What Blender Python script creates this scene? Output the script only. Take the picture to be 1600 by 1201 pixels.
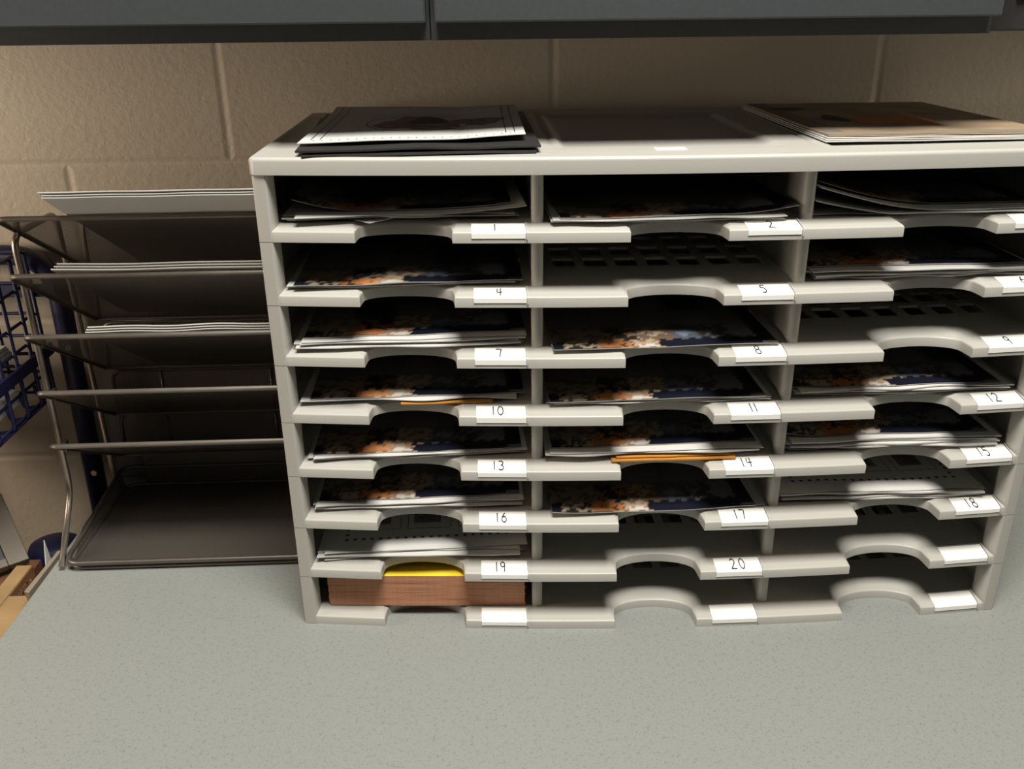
import bpy, math, random
import numpy as np
from mathutils import Vector, Matrix

# ------------------------------------------------------------------ scene, camera, light, exposure
scene = bpy.context.scene
COL = scene.collection
for o in list(bpy.data.objects):
    bpy.data.objects.remove(o)

F_PX, PIT, ROLL, YAW = 1416.8, 0.4021, -0.0112, -0.0356
CAM = (0.1971, -0.78, 0.6178)
_R = Vector((math.cos(YAW), math.sin(YAW), 0)); _F0 = Vector((-math.sin(YAW), math.cos(YAW), 0)); _U = Vector((0, 0, 1))
_F = math.cos(PIT) * _F0 - math.sin(PIT) * _U
_DN = -(math.sin(PIT) * _F0 + math.cos(PIT) * _U)
_X = math.cos(ROLL) * _R - math.sin(ROLL) * _DN
_V = math.sin(ROLL) * _R + math.cos(ROLL) * _DN
cam_d = bpy.data.cameras.new('camera'); cam = bpy.data.objects.new('camera', cam_d); COL.objects.link(cam)
cam_d.sensor_fit = 'HORIZONTAL'; cam_d.sensor_width = 36.0; cam_d.lens = F_PX / 1600 * 36
cam_d.clip_start = 0.02; cam_d.clip_end = 50
m = Matrix((_X, -_V, -_F)).transposed().to_4x4(); m.translation = Vector(CAM); cam.matrix_world = m
scene.camera = cam

scene.view_settings.view_transform = 'Standard'; scene.view_settings.look = 'None'
scene.view_settings.gamma = 1; scene.view_settings.exposure = 0.0
scene.view_settings.use_curve_mapping = False

world = bpy.data.worlds.new('world'); scene.world = world; world.use_nodes = True
world.node_tree.nodes['Background'].inputs[0].default_value = (0.95, 0.97, 1.0, 1)
world.node_tree.nodes['Background'].inputs[1].default_value = 0.016

def area(name, loc, target, sx, sy, power, col):
    d = bpy.data.lights.new(name, 'AREA'); d.shape = 'RECTANGLE'; d.size = sx; d.size_y = sy
    d.energy = power; d.color = col
    o = bpy.data.objects.new(name, d); COL.objects.link(o); o.location = loc
    o.rotation_euler = (Vector(target) - Vector(loc)).to_track_quat('-Z', 'Y').to_euler()
    return o
area('ceiling_fixture', (0.34, -0.59, 2.0), (0.34, -0.15, 0.2), 0.80, 0.55, 68, (1.0, 0.965, 0.90))
area('wall_fill_left', (-1.0, -0.10, 0.50), (-0.38, 0.39, 0.42), 0.3, 0.3, 7, (1.0, 0.83, 0.66))  # unseen fill, added low beside the wall to warm its left part under the cabinets
area('wall_fill_right', (2.0, -0.15, 0.62), (1.0, 0.39, 0.52), 0.4, 0.4, 6, (1.0, 0.86, 0.70))  # matching added fill out of view, lifts the right end of the wall

# ------------------------------------------------------------------ helpers
def tag(o, label=None, cat=None, group=None, kind=None):
    if label: o['label'] = label
    if cat: o['category'] = cat
    if group: o['group'] = group
    if kind: o['kind'] = kind
    return o

def empty(name, loc):
    o = bpy.data.objects.new(name, None); COL.objects.link(o); o.location = loc; o.empty_display_size = 0.02
    return o

class MB:
    def __init__(s): s.v = []; s.f = []; s.m = []; s.col = {}
    def add(s, verts, faces, mi=0):
        b = len(s.v); s.v += [tuple(p) for p in verts]; s.f += [tuple(b + i for i in f) for f in faces]; s.m += [mi] * len(faces)
    def box(s, x0, x1, y0, y1, z0, z1, mi=0):
        v = [(x, y, z) for x in (x0, x1) for y in (y0, y1) for z in (z0, z1)]
        s.add(v, [(0, 1, 3, 2), (4, 6, 7, 5), (0, 4, 5, 1), (2, 3, 7, 6), (0, 2, 6, 4), (1, 5, 7, 3)], mi)
    def prism(s, poly, z0, z1, mi=0):
        n = len(poly)
        s.add([(x, y, z0) for x, y in poly] + [(x, y, z1) for x, y in poly],
              [tuple(range(n - 1, -1, -1)), tuple(range(n, 2 * n))] + [(i, (i + 1) % n, n + (i + 1) % n, n + i) for i in range(n)], mi)
    def tube(s, pts, r, n=8, closed=False, mi=0, flat=None):
        pts = [Vector(p) for p in pts]; N = len(pts); rings = []
        up = None
        for i, p in enumerate(pts):
            if closed: t = (pts[(i + 1) % N] - pts[i - 1])
            else: t = pts[min(i + 1, N - 1)] - pts[max(i - 1, 0)]
            t.normalize()
            if up is None:
                up = Vector((0, 0, 1)) if abs(t.z) < .9 else Vector((0, 1, 0))
            a = t.cross(up)
            if a.length < 1e-4: a = t.cross(Vector((1, 0, 0)))
            a.normalize(); b = a.cross(t).normalized(); up = b
            ra, rb = (r, r) if flat is None else flat
            rings.append([p + a * ra * math.cos(2 * math.pi * k / n) + b * rb * math.sin(2 * math.pi * k / n) for k in range(n)])
        v = [q for rg in rings for q in rg]; f = []
        for i in range(N if closed else N - 1):
            j = (i + 1) % N
            for k in range(n):
                f.append((i * n + k, j * n + k, j * n + (k + 1) % n, i * n + (k + 1) % n))
        if not closed: f += [tuple(range(n)), tuple((N - 1) * n + k for k in range(n - 1, -1, -1))]
        s.add(v, f, mi)
    def build(s, name, mats, parent=None, smooth=False, loc=None, bevel=None, fn=None):
        v = s.v if fn is None else [fn(*p) for p in s.v]
        if loc is not None: v = [(p[0] - loc[0], p[1] - loc[1], p[2] - loc[2]) for p in v]
        me = bpy.data.meshes.new(name); me.from_pydata(v, [], s.f); 
        if not isinstance(mats, (list, tuple)): mats = [mats]
        for q in mats: me.materials.append(q)
        me.polygons.foreach_set('material_index', s.m)
        me.validate(); me.update()
        import bmesh
        bm = bmesh.new(); bm.from_mesh(me); bmesh.ops.recalc_face_normals(bm, faces=bm.faces); bm.to_mesh(me); bm.free()
        o = bpy.data.objects.new(name, me); COL.objects.link(o)
        if loc is not None: o.location = loc
        if parent: o.parent = parent
        if bevel:
            b = o.modifiers.new('bevel', 'BEVEL'); b.width = bevel; b.segments = 3; b.limit_method = 'ANGLE'; b.angle_limit = math.radians(40)
        if smooth or bevel:
            me.polygons.foreach_set('use_smooth', [True] * len(me.polygons))
            if smooth != 'full':
                try: me.set_sharp_from_angle(angle=math.radians(38))
                except Exception: pass
        return o

def fillet(pts, r, n=5):
    out = [Vector(pts[0])]
    for i in range(1, len(pts) - 1):
        a, b, c = Vector(pts[i - 1]), Vector(pts[i]), Vector(pts[i + 1])
        d1 = (a - b).normalized(); d2 = (c - b).normalized(); rr = min(r, (a - b).length * .45, (c - b).length * .45)
        p, q = b + d1 * rr, b + d2 * rr
        for k in range(n + 1):
            t = k / n; out.append((1 - t) ** 2 * p + 2 * t * (1 - t) * b + t * t * q)
    out.append(Vector(pts[-1])); return out

def noise1(seed):
    rr = random.Random(seed); w = [(rr.uniform(.6, 2.6), rr.uniform(0, 6.28), rr.uniform(.4, 1)) for _ in range(4)]
    return lambda t: sum(a * math.sin(f * t * 6.28 + p) for f, p, a in w) / 2.4

# ------------------------------------------------------------------ materials
def mat(name, col, rough=.5, metal=0, spec=.5, bump=None, noise=None, coat=0):
    m = bpy.data.materials.new(name); m.use_nodes = True; nt = m.node_tree; b = nt.nodes['Principled BSDF']
    b.inputs['Base Color'].default_value = (*col, 1); b.inputs['Roughness'].default_value = rough
    b.inputs['Metallic'].default_value = metal; b.inputs['Specular IOR Level'].default_value = spec
    if coat: b.inputs['Coat Weight'].default_value = coat
    tc = nt.nodes.new('ShaderNodeTexCoord')
    if noise:
        sc, amt = noise
        n = nt.nodes.new('ShaderNodeTexNoise'); n.inputs['Scale'].default_value = sc; n.inputs['Detail'].default_value = 3
        r = nt.nodes.new('ShaderNodeMapRange'); r.inputs['From Min'].default_value = .3; r.inputs['From Max'].default_value = .7
        r.inputs['To Min'].default_value = 1 - amt; r.inputs['To Max'].default_value = 1 + amt
        mx = nt.nodes.new('ShaderNodeVectorMath'); mx.operation = 'SCALE'; mx.inputs[0].default_value = col
        nt.links.new(tc.outputs['Object'], n.inputs['Vector']); nt.links.new(n.outputs['Fac'], r.inputs['Value'])
        nt.links.new(r.outputs['Result'], mx.inputs['Scale']); nt.links.new(mx.outputs['Vector'], b.inputs['Base Color'])
    if bump:
        sc, st = bump
        n = nt.nodes.new('ShaderNodeTexNoise'); n.inputs['Scale'].default_value = sc; n.inputs['Detail'].default_value = 2
        bp = nt.nodes.new('ShaderNodeBump'); bp.inputs['Strength'].default_value = st; bp.inputs['Distance'].default_value = .0005
        nt.links.new(tc.outputs['Object'], n.inputs['Vector']); nt.links.new(n.outputs['Fac'], bp.inputs['Height'])
        nt.links.new(bp.outputs['Normal'], b.inputs['Normal'])
    return m

M = {}
M['plastic'] = mat('warm_grey_plastic', (.42, .405, .365), .40, bump=(900, .12))
M['paper'] = mat('white_paper', (.54, .53, .50), .75, spec=.2, noise=(14, .03))
M['label'] = mat('label_paper', (.90, .885, .83), .6, spec=.3, noise=(60, .015))
M['ink'] = mat('black_ink', (.03, .028, .03), .6, noise=(200, .2))
M['pencil'] = mat('grey_pen', (.02, .018, .02), .6, noise=(200, .2))
M['black'] = mat('black_folder', (.022, .02, .019), .5, noise=(40, .15))
M['steel'] = mat('dull_steel', (.42, .37, .31), .33, metal=.9, noise=(30, .08))
M['rim'] = mat('dark_bronze_metal', (.16, .14, .12), .42, metal=.75, noise=(40, .1))
M['blue'] = mat('navy_enamel', (.008, .009, .045), .5, noise=(30, .1))
M['door'] = mat('slate_laminate', (.046, .052, .055), .5, noise=(220, .05), bump=(300, .1))
M['carcass'] = mat('slate_carcass', (.055, .057, .058), .55, noise=(150, .06))
M['splash'] = mat('slate_backsplash', (.13, .15, .165), .5, noise=(200, .07))
M['envelope'] = mat('orange_envelope', (.50, .22, .035), .65, noise=(20, .06))
M['env_edge'] = mat('brown_envelope_edge', (.44, .20, .105), .75, noise=(500, .12))
M['env_yellow'] = mat('yellow_envelope', (.90, .62, .03), .65, noise=(25, .04))
M['wood'] = mat('pale_wood', (.28, .185, .085), .55, noise=(25, .15))
M['redwood'] = mat('reddish_wood', (.17, .075, .035), .6, noise=(30, .2))
M['white_frame'] = mat('cream_painted_frame', (.15, .13, .10), .5, noise=(20, .05))
M['glass_grey'] = mat('grey_picture_glass', (.09, .10, .11), .2, noise=(12, .25))
M['floor'] = mat('dark_floor_tile', (.10, .09, .08), .5, noise=(6, .1))
M['dark_table'] = mat('dark_table_top', (.05, .045, .04), .6, noise=(20, .15))
M['beige_card'] = mat('beige_card', (.21, .175, .13), .7, noise=(30, .05))
M['tan'] = mat('tan_booklet_cover', (.34, .25, .16), .55, noise=(18, .25))
M['orange_print'] = mat('orange_print', (.50, .17, .06), .55, noise=(60, .12))
M['grey_print'] = mat('grey_print', (.16, .14, .13), .6, noise=(120, .45))
M['brown_print'] = mat('brown_print', (.20, .14, .09), .6, noise=(90, .5))
M['screw'] = mat('screw_metal', (.5, .47, .42), .3, metal=.9, noise=(50, .05))

# counter top: fine speckled grey laminate
def counter_mat():
    m = bpy.data.materials.new('speckled_grey_laminate'); m.use_nodes = True; nt = m.node_tree; b = nt.nodes['Principled BSDF']
    tc = nt.nodes.new('ShaderNodeTexCoord'); rgb = []
    n1 = nt.nodes.new('ShaderNodeTexNoise'); n1.inputs['Scale'].default_value = 620; n1.inputs['Detail'].default_value = 2
    n2 = nt.nodes.new('ShaderNodeTexNoise'); n2.inputs['Scale'].default_value = 230; n2.inputs['Detail'].default_value = 3
    ad = nt.nodes.new('ShaderNodeMath'); ad.operation = 'ADD'
    cr = nt.nodes.new('ShaderNodeValToRGB'); e = cr.color_ramp.elements
    e[0].position = .70; e[0].color = (.172, .186, .178, 1); e[1].position = 1.30; e[1].color = (.245, .256, .238, 1)
    k = e.new(1.0); k.color = (.208, .221, .209, 1)
    hf = nt.nodes.new('ShaderNodeMath'); hf.operation = 'MULTIPLY'; hf.inputs[1].default_value = .5
    e[0].position = .36; e[1].position = .5; e[2].position = .64
    for n in (n1, n2): nt.links.new(tc.outputs['Object'], n.inputs['Vector'])
    nt.links.new(n1.outputs['Fac'], ad.inputs[0]); nt.links.new(n2.outputs['Fac'], ad.inputs[1]); nt.links.new(ad.outputs[0], hf.inputs[0])
    nt.links.new(hf.outputs[0], cr.inputs['Fac']); nt.links.new(cr.outputs['Color'], b.inputs['Base Color'])
    b.inputs['Roughness'].default_value = .48
    bp = nt.nodes.new('ShaderNodeBump'); bp.inputs['Strength'].default_value = .15; bp.inputs['Distance'].default_value = .0004
    nt.links.new(n1.outputs['Fac'], bp.inputs['Height']); nt.links.new(bp.outputs['Normal'], b.inputs['Normal'])
    return m
M['counter'] = counter_mat()

# painted concrete block wall
def wall_mat():
    m = bpy.data.materials.new('painted_block_wall'); m.use_nodes = True; nt = m.node_tree; b = nt.nodes['Principled BSDF']; L = nt.links
    tc = nt.nodes.new('ShaderNodeTexCoord'); sp = nt.nodes.new('ShaderNodeSeparateXYZ'); cb = nt.nodes.new('ShaderNodeCombineXYZ')
    ax = nt.nodes.new('ShaderNodeMath'); ax.inputs[1].default_value = 4.064 * 2 + .1101 + .2032 + .002
    az = nt.nodes.new('ShaderNodeMath'); az.inputs[1].default_value = 2.032 * 2 - .4332
    L.new(tc.outputs['Object'], sp.inputs[0]); L.new(sp.outputs['X'], ax.inputs[0]); L.new(sp.outputs['Z'], az.inputs[0])
    L.new(ax.outputs[0], cb.inputs['X']); L.new(az.outputs[0], cb.inputs['Y'])
    br = nt.nodes.new('ShaderNodeTexBrick'); br.offset = .5; br.offset_frequency = 2; br.squash = 1
    br.inputs['Scale'].default_value = 1; br.inputs['Brick Width'].default_value = .4064; br.inputs['Row Height'].default_value = .2032
    br.inputs['Mortar Size'].default_value = .0075; br.inputs['Mortar Smooth'].default_value = 1.0
    br.inputs['Color1'].default_value = (1, 1, 1, 1); br.inputs['Color2'].default_value = (1, 1, 1, 1); br.inputs['Mortar'].default_value = (0, 0, 0, 1)
    L.new(cb.outputs[0], br.inputs['Vector'])
    n = nt.nodes.new('ShaderNodeTexNoise'); n.inputs['Scale'].default_value = 110; n.inputs['Detail'].default_value = 5; n.inputs['Roughness'].default_value = .6
    vo = nt.nodes.new('ShaderNodeTexVoronoi'); vo.inputs['Scale'].default_value = 70
    mr = nt.nodes.new('ShaderNodeMapRange'); mr.inputs['From Min'].default_value = .0; mr.inputs['From Max'].default_value = .22
    L.new(tc.outputs['Object'], n.inputs['Vector']); L.new(tc.outputs['Object'], vo.inputs['Vector']); L.new(vo.outputs['Distance'], mr.inputs['Value'])
    b1 = nt.nodes.new('ShaderNodeBump'); b1.inputs['Strength'].default_value = .7; b1.inputs['Distance'].default_value = .0018
    b2 = nt.nodes.new('ShaderNodeBump'); b2.inputs['Strength'].default_value = .55; b2.inputs['Distance'].default_value = .0016
    b3 = nt.nodes.new('ShaderNodeBump'); b3.inputs['Strength'].default_value = .25; b3.inputs['Distance'].default_value = .001
    L.new(br.outputs['Color'], b1.inputs['Height']); L.new(n.outputs['Fac'], b2.inputs['Height']); L.new(b1.outputs['Normal'], b2.inputs['Normal'])
    L.new(mr.outputs['Result'], b3.inputs['Height']); L.new(b2.outputs['Normal'], b3.inputs['Normal'])
    L.new(b3.outputs['Normal'], b.inputs['Normal'])
    mx = nt.nodes.new('ShaderNodeMix'); mx.data_type = 'RGBA'; mx.inputs['A'].default_value = (.43, .375, .295, 1); mx.inputs['B'].default_value = (.405, .352, .275, 1)
    L.new(br.outputs['Color'], mx.inputs['Factor']); L.new(mx.outputs['Result'], b.inputs['Base Color'])
    b.inputs['Roughness'].default_value = .55
    return m
M['wall'] = wall_mat()

# expanded metal mesh: little diamond holes cut with transparency
def mesh_mat():
    m = bpy.data.materials.new('expanded_metal_mesh'); m.use_nodes = True; nt = m.node_tree; b = nt.nodes['Principled BSDF']; L = nt.links
    b.inputs['Base Color'].default_value = (.15, .13, .11, 1); b.inputs['Metallic'].default_value = .6; b.inputs['Roughness'].default_value = .45
    uv = nt.nodes.new('ShaderNodeUVMap'); uv.uv_map = 'UVMap'
    sp = nt.nodes.new('ShaderNodeSeparateXYZ'); L.new(uv.outputs['UV'], sp.inputs[0])
    def math_(op, a, bb):
        n = nt.nodes.new('ShaderNodeMath'); n.operation = op
        for i, q in enumerate((a, bb)):
            if q is None: continue
            if isinstance(q, (int, float)): n.inputs[i].default_value = q
            else: L.new(q, n.inputs[i])
        return n.outputs[0]
    u = math_('MULTIPLY', sp.outputs['X'], 1 / .0042); v = math_('MULTIPLY', sp.outputs['Y'], 1 / .0026)
    a = math_('ABSOLUTE', math_('SUBTRACT', math_('FRACT', math_('ADD', u, v), None), .5), None)
    c = math_('ABSOLUTE', math_('SUBTRACT', math_('FRACT', math_('SUBTRACT', u, v), None), .5), None)
    hole = math_('LESS_THAN', math_('MAXIMUM', a, c), .235)
    tr = nt.nodes.new('ShaderNodeBsdfTransparent'); mx = nt.nodes.new('ShaderNodeMixShader')
    L.new(hole, mx.inputs[0]); L.new(b.outputs[0], mx.inputs[1]); L.new(tr.outputs[0], mx.inputs[2])
    L.new(mx.outputs[0], nt.nodes['Material Output'].inputs['Surface'])
    return m
M['mesh'] = mesh_mat()

def attr_mat(name, rough=.35):
    m = bpy.data.materials.new(name); m.use_nodes = True; nt = m.node_tree; b = nt.nodes['Principled BSDF']
    a = nt.nodes.new('ShaderNodeVertexColor'); a.layer_name = 'print'
    nt.links.new(a.outputs['Color'], b.inputs['Base Color']); b.inputs['Roughness'].default_value = rough
    return m
M['print'] = attr_mat('printed_flyer', .38)

# ------------------------------------------------------------------ setting
WY = .393      # wall face
mb = MB(); mb.box(-2.2, 3.0, WY, WY + .2, -.9, 2.6)
tag(mb.build('wall_back', M['wall']), kind='structure')
mb = MB(); mb.box(-2.2, 3.0, -3.0, WY, -.95, -.9)
tag(mb.build('floor', M['floor']), kind='structure')

cx0 = -.321
mb = MB(); mb.box(cx0, 2.4, -.60, WY - .0005, -.038, 0)
w = mb.build('countertop', M['counter'], bevel=.003)
tag(w, 'speckled grey laminate countertop running along the block wall', 'countertop')
mb = MB(); mb.box(cx0, 2.4, WY - .0195, WY - .0008, .0002, .1016)
tag(mb.build('backsplash', M['splash'], bevel=.002), 'low slate grey backsplash strip along the wall behind the mesh tray tower', 'backsplash')
base = empty('base_cabinet', (.9, -.1, -.9)); tag(base, 'slate grey base cabinet under the speckled countertop', 'cabinet')
mb = MB(); mb.box(-1.19, 1.48, -.44, .48, .0, .861); mb.build('body', M['carcass'], base)
for i in range(4):
    mb = MB(); x = -1.18 + i * .665; mb.box(x, x + .655, -.46, -.4405, .1, .855)
    mb.build('door', M['door'], base, bevel=.002)

# upper cabinets, built as two units meeting at x = .16
def wall_cabinet(x0, x1, door_x, label, dz=0.0, rot=0.0):
    t = empty('wall_cabinet', (x0, 0, .5848)); tag(t, label, 'cabinet', 'upper cabinets over the counter')
    W = x1 - x0; D0 = .075
    mb = MB(); mb.box(0, W, D0, WY - .001, 0, .018); mb.box(0, W, D0, WY - .001, .70, .718)
    mb.box(0, .018, D0, WY - .001, .018, .70); mb.box(W - .018, W, D0, WY - .001, .018, .70)
    mb.box(.018, W - .018, WY - .012, WY - .001, .018, .70); mb.box(.018, W - .018, D0, D0 + .018, .018, .05)
    mb.build('body', M['carcass'], t)
    for a, b in door_x:
        mb = MB(); mb.box(a - x0, b - x0, D0 - .0215, D0 - .001, .0148, .71)
        mb.build('door', M['door'], t, bevel=.0015)
    t.rotation_euler = (0, rot, 0)
    t.location.z += dz
    return t
wall_cabinet(-.76, .1590, [(-.757, -.300), (-.297, .1565)], 'left slate grey wall cabinet hanging above the mesh tray tower', 0, 0)
wall_cabinet(.1600, .660, [(.1645, .657)], 'right slate grey wall cabinet hanging above the plastic sorter', 0, .0)
t = empty('wall_cabinet', (.6625, .100, .5855)); tag(t, 'dark cabinet at the top right corner beyond the slate wall cabinets', 'cabinet')
mb = MB(); mb.box(0, .5, 0, .30, 0, .6); mb.build('body', M['black'], t, bevel=.002)
mb = MB(); mb.box(.03, .10, -.004, -.0002, .028, .04); mb.build('handle', M['screw'], t, bevel=.001)

# ------------------------------------------------------------------ plastic literature sorter
C = .2445; LX = .006; RH = .0598; W = .7462; D = .365; N1, N2 = .0869, .1739
FZ = .0130    # shelf surface above lip bottom
def bow(x, y=0): 
    s = (x - .449) / .36
    return .0188 * s * s * (1 - min(max(y / D, 0), 1))
def BW(x, y, z): return (x, y + bow(x, y), z)

def notch_depth(x):
    for k in range(3):
        a, b = N1 + k * C, N2 + k * C
        if a < x < b:
            u = abs((x - (a + b) / 2) / ((b - a) / 2)); e = (1 - u) * (b - a) / 2
            j = .0165 * min(1, e / .0014) ** .8
            uu = min(1, max(0, u * 1.035 - .0)) if e > .0014 else 1
            return j + .0195 * (1 - uu ** 2.0) ** .5
    return 0.0
def zprof(d):
    P = [(0, .0088), (.0004, .0094), (.0011, .0099), (.0024, .0103), (.0165, .0126), (.020, .0130)]
    if d >= P[-1][0]: return FZ
    for (a, za), (b, zb) in zip(P, P[1:]):
        if d <= b: return za + (zb - za) * (d - a) / (b - a)
xs = []
for k in range(3):
    a, b = N1 + k * C, N2 + k * C; s0 = .004 if k == 0 else LX + k * C; s1 = W - .004 if k == 2 else LX + (k + 1) * C
    xs += list(np.linspace(s0, a - .02, 8)) + list(a - np.array([.016, .012, .009, .006, .004, .0025, .0014, .0006]))
    e = np.array([0, .0001, .0004, .0009, .0015, .0022, .0032, .005, .007, .0095, .0125])
    xs += list(a + e) + list(np.linspace(a + .016, b - .016, 22)) + list(b - e[::-1])
    xs += list(b + np.array([.0006, .0014, .0025, .004, .006, .009, .012, .016])) + list(np.linspace(b + .02, s1, 9))
xs = sorted(set(np.round(xs, 6)))
ts = [0, .0004, .0009, .0015, .0022, .003, .0045, .006, .008, .010, .0125, .015, .0175, .020, .023, .027, .032, .038, .045]
OL = np.array([(x, notch_depth(x)) for x in np.unique(np.concatenate([np.array(xs), np.arange(.005, W, .0006)]))])
A_, B_ = OL[:-1], OL[1:]; AN = np.array([3.4, 1.0])
def dist(x, y):
    ab = B_ - A_; ap = np.array([x, y]) - A_
    ab = ab * AN; ap = ap * AN; t = np.clip((ap * ab).sum(1) / ((ab * ab).sum(1) + 1e-14), 0, 1)
    return float(np.sqrt(((ab * t[:, None] - ap) ** 2).sum(1).min()))
YR = .086       # front zone ends here, holes behind
HOLX = [(.0265 + .0316 * k, .0265 + .0316 * k + .0225) for k in range(7)]
HOLY = [(.092 + .043 * j, .092 + .043 * j + .031) for j in range(6)]

def tier_mesh():
    mb = MB(); nx, nt_ = len(xs), len(ts) + 1; top = []; bot = []
    for x in xs:
        nd = notch_depth(x)
        for t in ts + [None]:
            y = YR if t is None else nd + t
            z = FZ if t is None else zprof(dist(x, y))
            if t == 0: z = .0086
            top.append((x, y, z))
            bot.append((x, y, 0.0 if (t == 0) else (.0004 if t is not None and t < .0024 else z - .0028)))
    q = [(i * nt_ + j, (i + 1) * nt_ + j, (i + 1) * nt_ + j + 1, i * nt_ + j + 1) for i in range(nx - 1) for j in range(nt_ - 1)]
    off = len(top)
    front = [(i * nt_, (i + 1) * nt_, off + (i + 1) * nt_, off + i * nt_) for i in range(nx - 1)]
    mb.add(top + bot, q + [tuple(off + a for a in reversed(f)) for f in q] + front)
    # floor plate with its grid of square holes
    gx = [.004]
    for k in range(3):
        x0 = k * C if k else 0
        for a, b in HOLX: gx += [k * C + LX * 0 + a, k * C + b]
    gx += [W - .004]; gx = sorted(gx)
    gy = [YR]
    for a, b in HOLY: gy += [a, b]
    gy += [D - .004]
    hx = lambda i: i % 2 == 1; hy = lambda j: j % 2 == 1
    nxg, nyg = len(gx), len(gy); vt = [(x, y, FZ) for x in gx for y in gy]; vb = [(x, y, FZ - .0028) for x in gx for y in gy]; o2 = len(vt); fs = []
    ix = lambda i, j: i * nyg + j
    solid = lambda i, j: 0 <= i < nxg - 1 and 0 <= j < nyg - 1 and not (hx(i) and hy(j))
    for i in range(nxg - 1):
        for j in range(nyg - 1):
            if solid(i, j):
                f = (ix(i, j), ix(i + 1, j), ix(i + 1, j + 1), ix(i, j + 1)); fs.append(f); fs.append(tuple(o2 + k for k in reversed(f)))
            else:
                c = [ix(i, j), ix(i + 1, j), ix(i + 1, j + 1), ix(i, j + 1)]
                for k in range(4): a, b = c[k], c[(k + 1) % 4]; fs.append((a, b, o2 + b, o2 + a))
    mb.add(vt + vb, fs)
    # side walls, thicker moulded front post
    for sgn in (0, 1):
        P = [(0, 0.0004), (.0012, -.0006), (.0110, -.0006), (.0124, .0006), (.0140, .006), (.0160, .018), (.0150, .022), (.0085, .028), (.0045, .036), (.0045, D), (0, D)]
        P = P if sgn == 0 else [(W - x, y) for x, y in reversed(P)]
        mb.prism(P, .0004, RH - .0003)
    return mb


sorter = empty('literature_sorter', (0, 0, 0))
tag(sorter, 'large warm grey plastic literature sorter with 24 numbered slots standing on the counter', 'sorter')
tier0 = tier_mesh().build('shelf_tier', M['plastic'], sorter, smooth=True, fn=BW)
def divider_mesh(k):
    mb = MB(); xc = LX + C * k; h = .0056; P = []
    for a in range(9):
        th = math.pi + math.pi * a / 8; P.append((xc + h * math.cos(th), .0265 + .005 * math.sin(th)))
    P += [(xc + .003, .045), (xc + .0022, D - .004), (xc - .0022, D - .004), (xc - .003, .045)]
    mb.prism(P, FZ - .0005, RH + .0004); return mb
div0 = [divider_mesh(k) for k in (1, 2)]
div0 = [d.build('divider', M['plastic'], tier0, smooth=True, fn=BW) for d in div0]

# handwriting: digit strokes in a unit box (x right, y up)
def arc(cx, cy, rx, ry, a0, a1, n=14):
    return [(cx + rx * math.cos(math.radians(a0 + (a1 - a0) * i / n)), cy + ry * math.sin(math.radians(a0 + (a1 - a0) * i / n))) for i in range(n + 1)]
DIG = {'0': [arc(.5, .5, .42, .5, 90, 450)], '1': [[(.5, 1), (.5, .5), (.48, 0)]],
       '2': [arc(.45, .72, .34, .28, 160, -40, 10) + [(.05, 0), (.5, .04), (.95, .0)]],
       '3': [arc(.42, .77, .36, .23, 140, -90, 10) + arc(.42, .27, .42, .27, 85, -150, 10)],
       '4': [[(.2, .95), (.12, .45), (.9, .48)], [(.68, 1.0), (.6, .0)]],
       '5': [[(.85, 1), (.25, .98), (.18, .58)] + arc(.45, .32, .38, .32, 120, -140, 10)],
       '6': [[(.65, 1.0), (.25, .6)] + arc(.5, .3, .36, .3, 165, 520, 16)],
       '7': [[(.08, .98), (.9, .98), (.75, .5), (.62, .0)]],
       '8': [arc(.5, .76, .3, .24, 270, 630, 12) + arc(.5, .26, .38, .26, 90, -270, 14)],
       '9': [arc(.42, .74, .33, .25, 10, 370, 14) + [(.74, .5), (.68, .0)]]}
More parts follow.
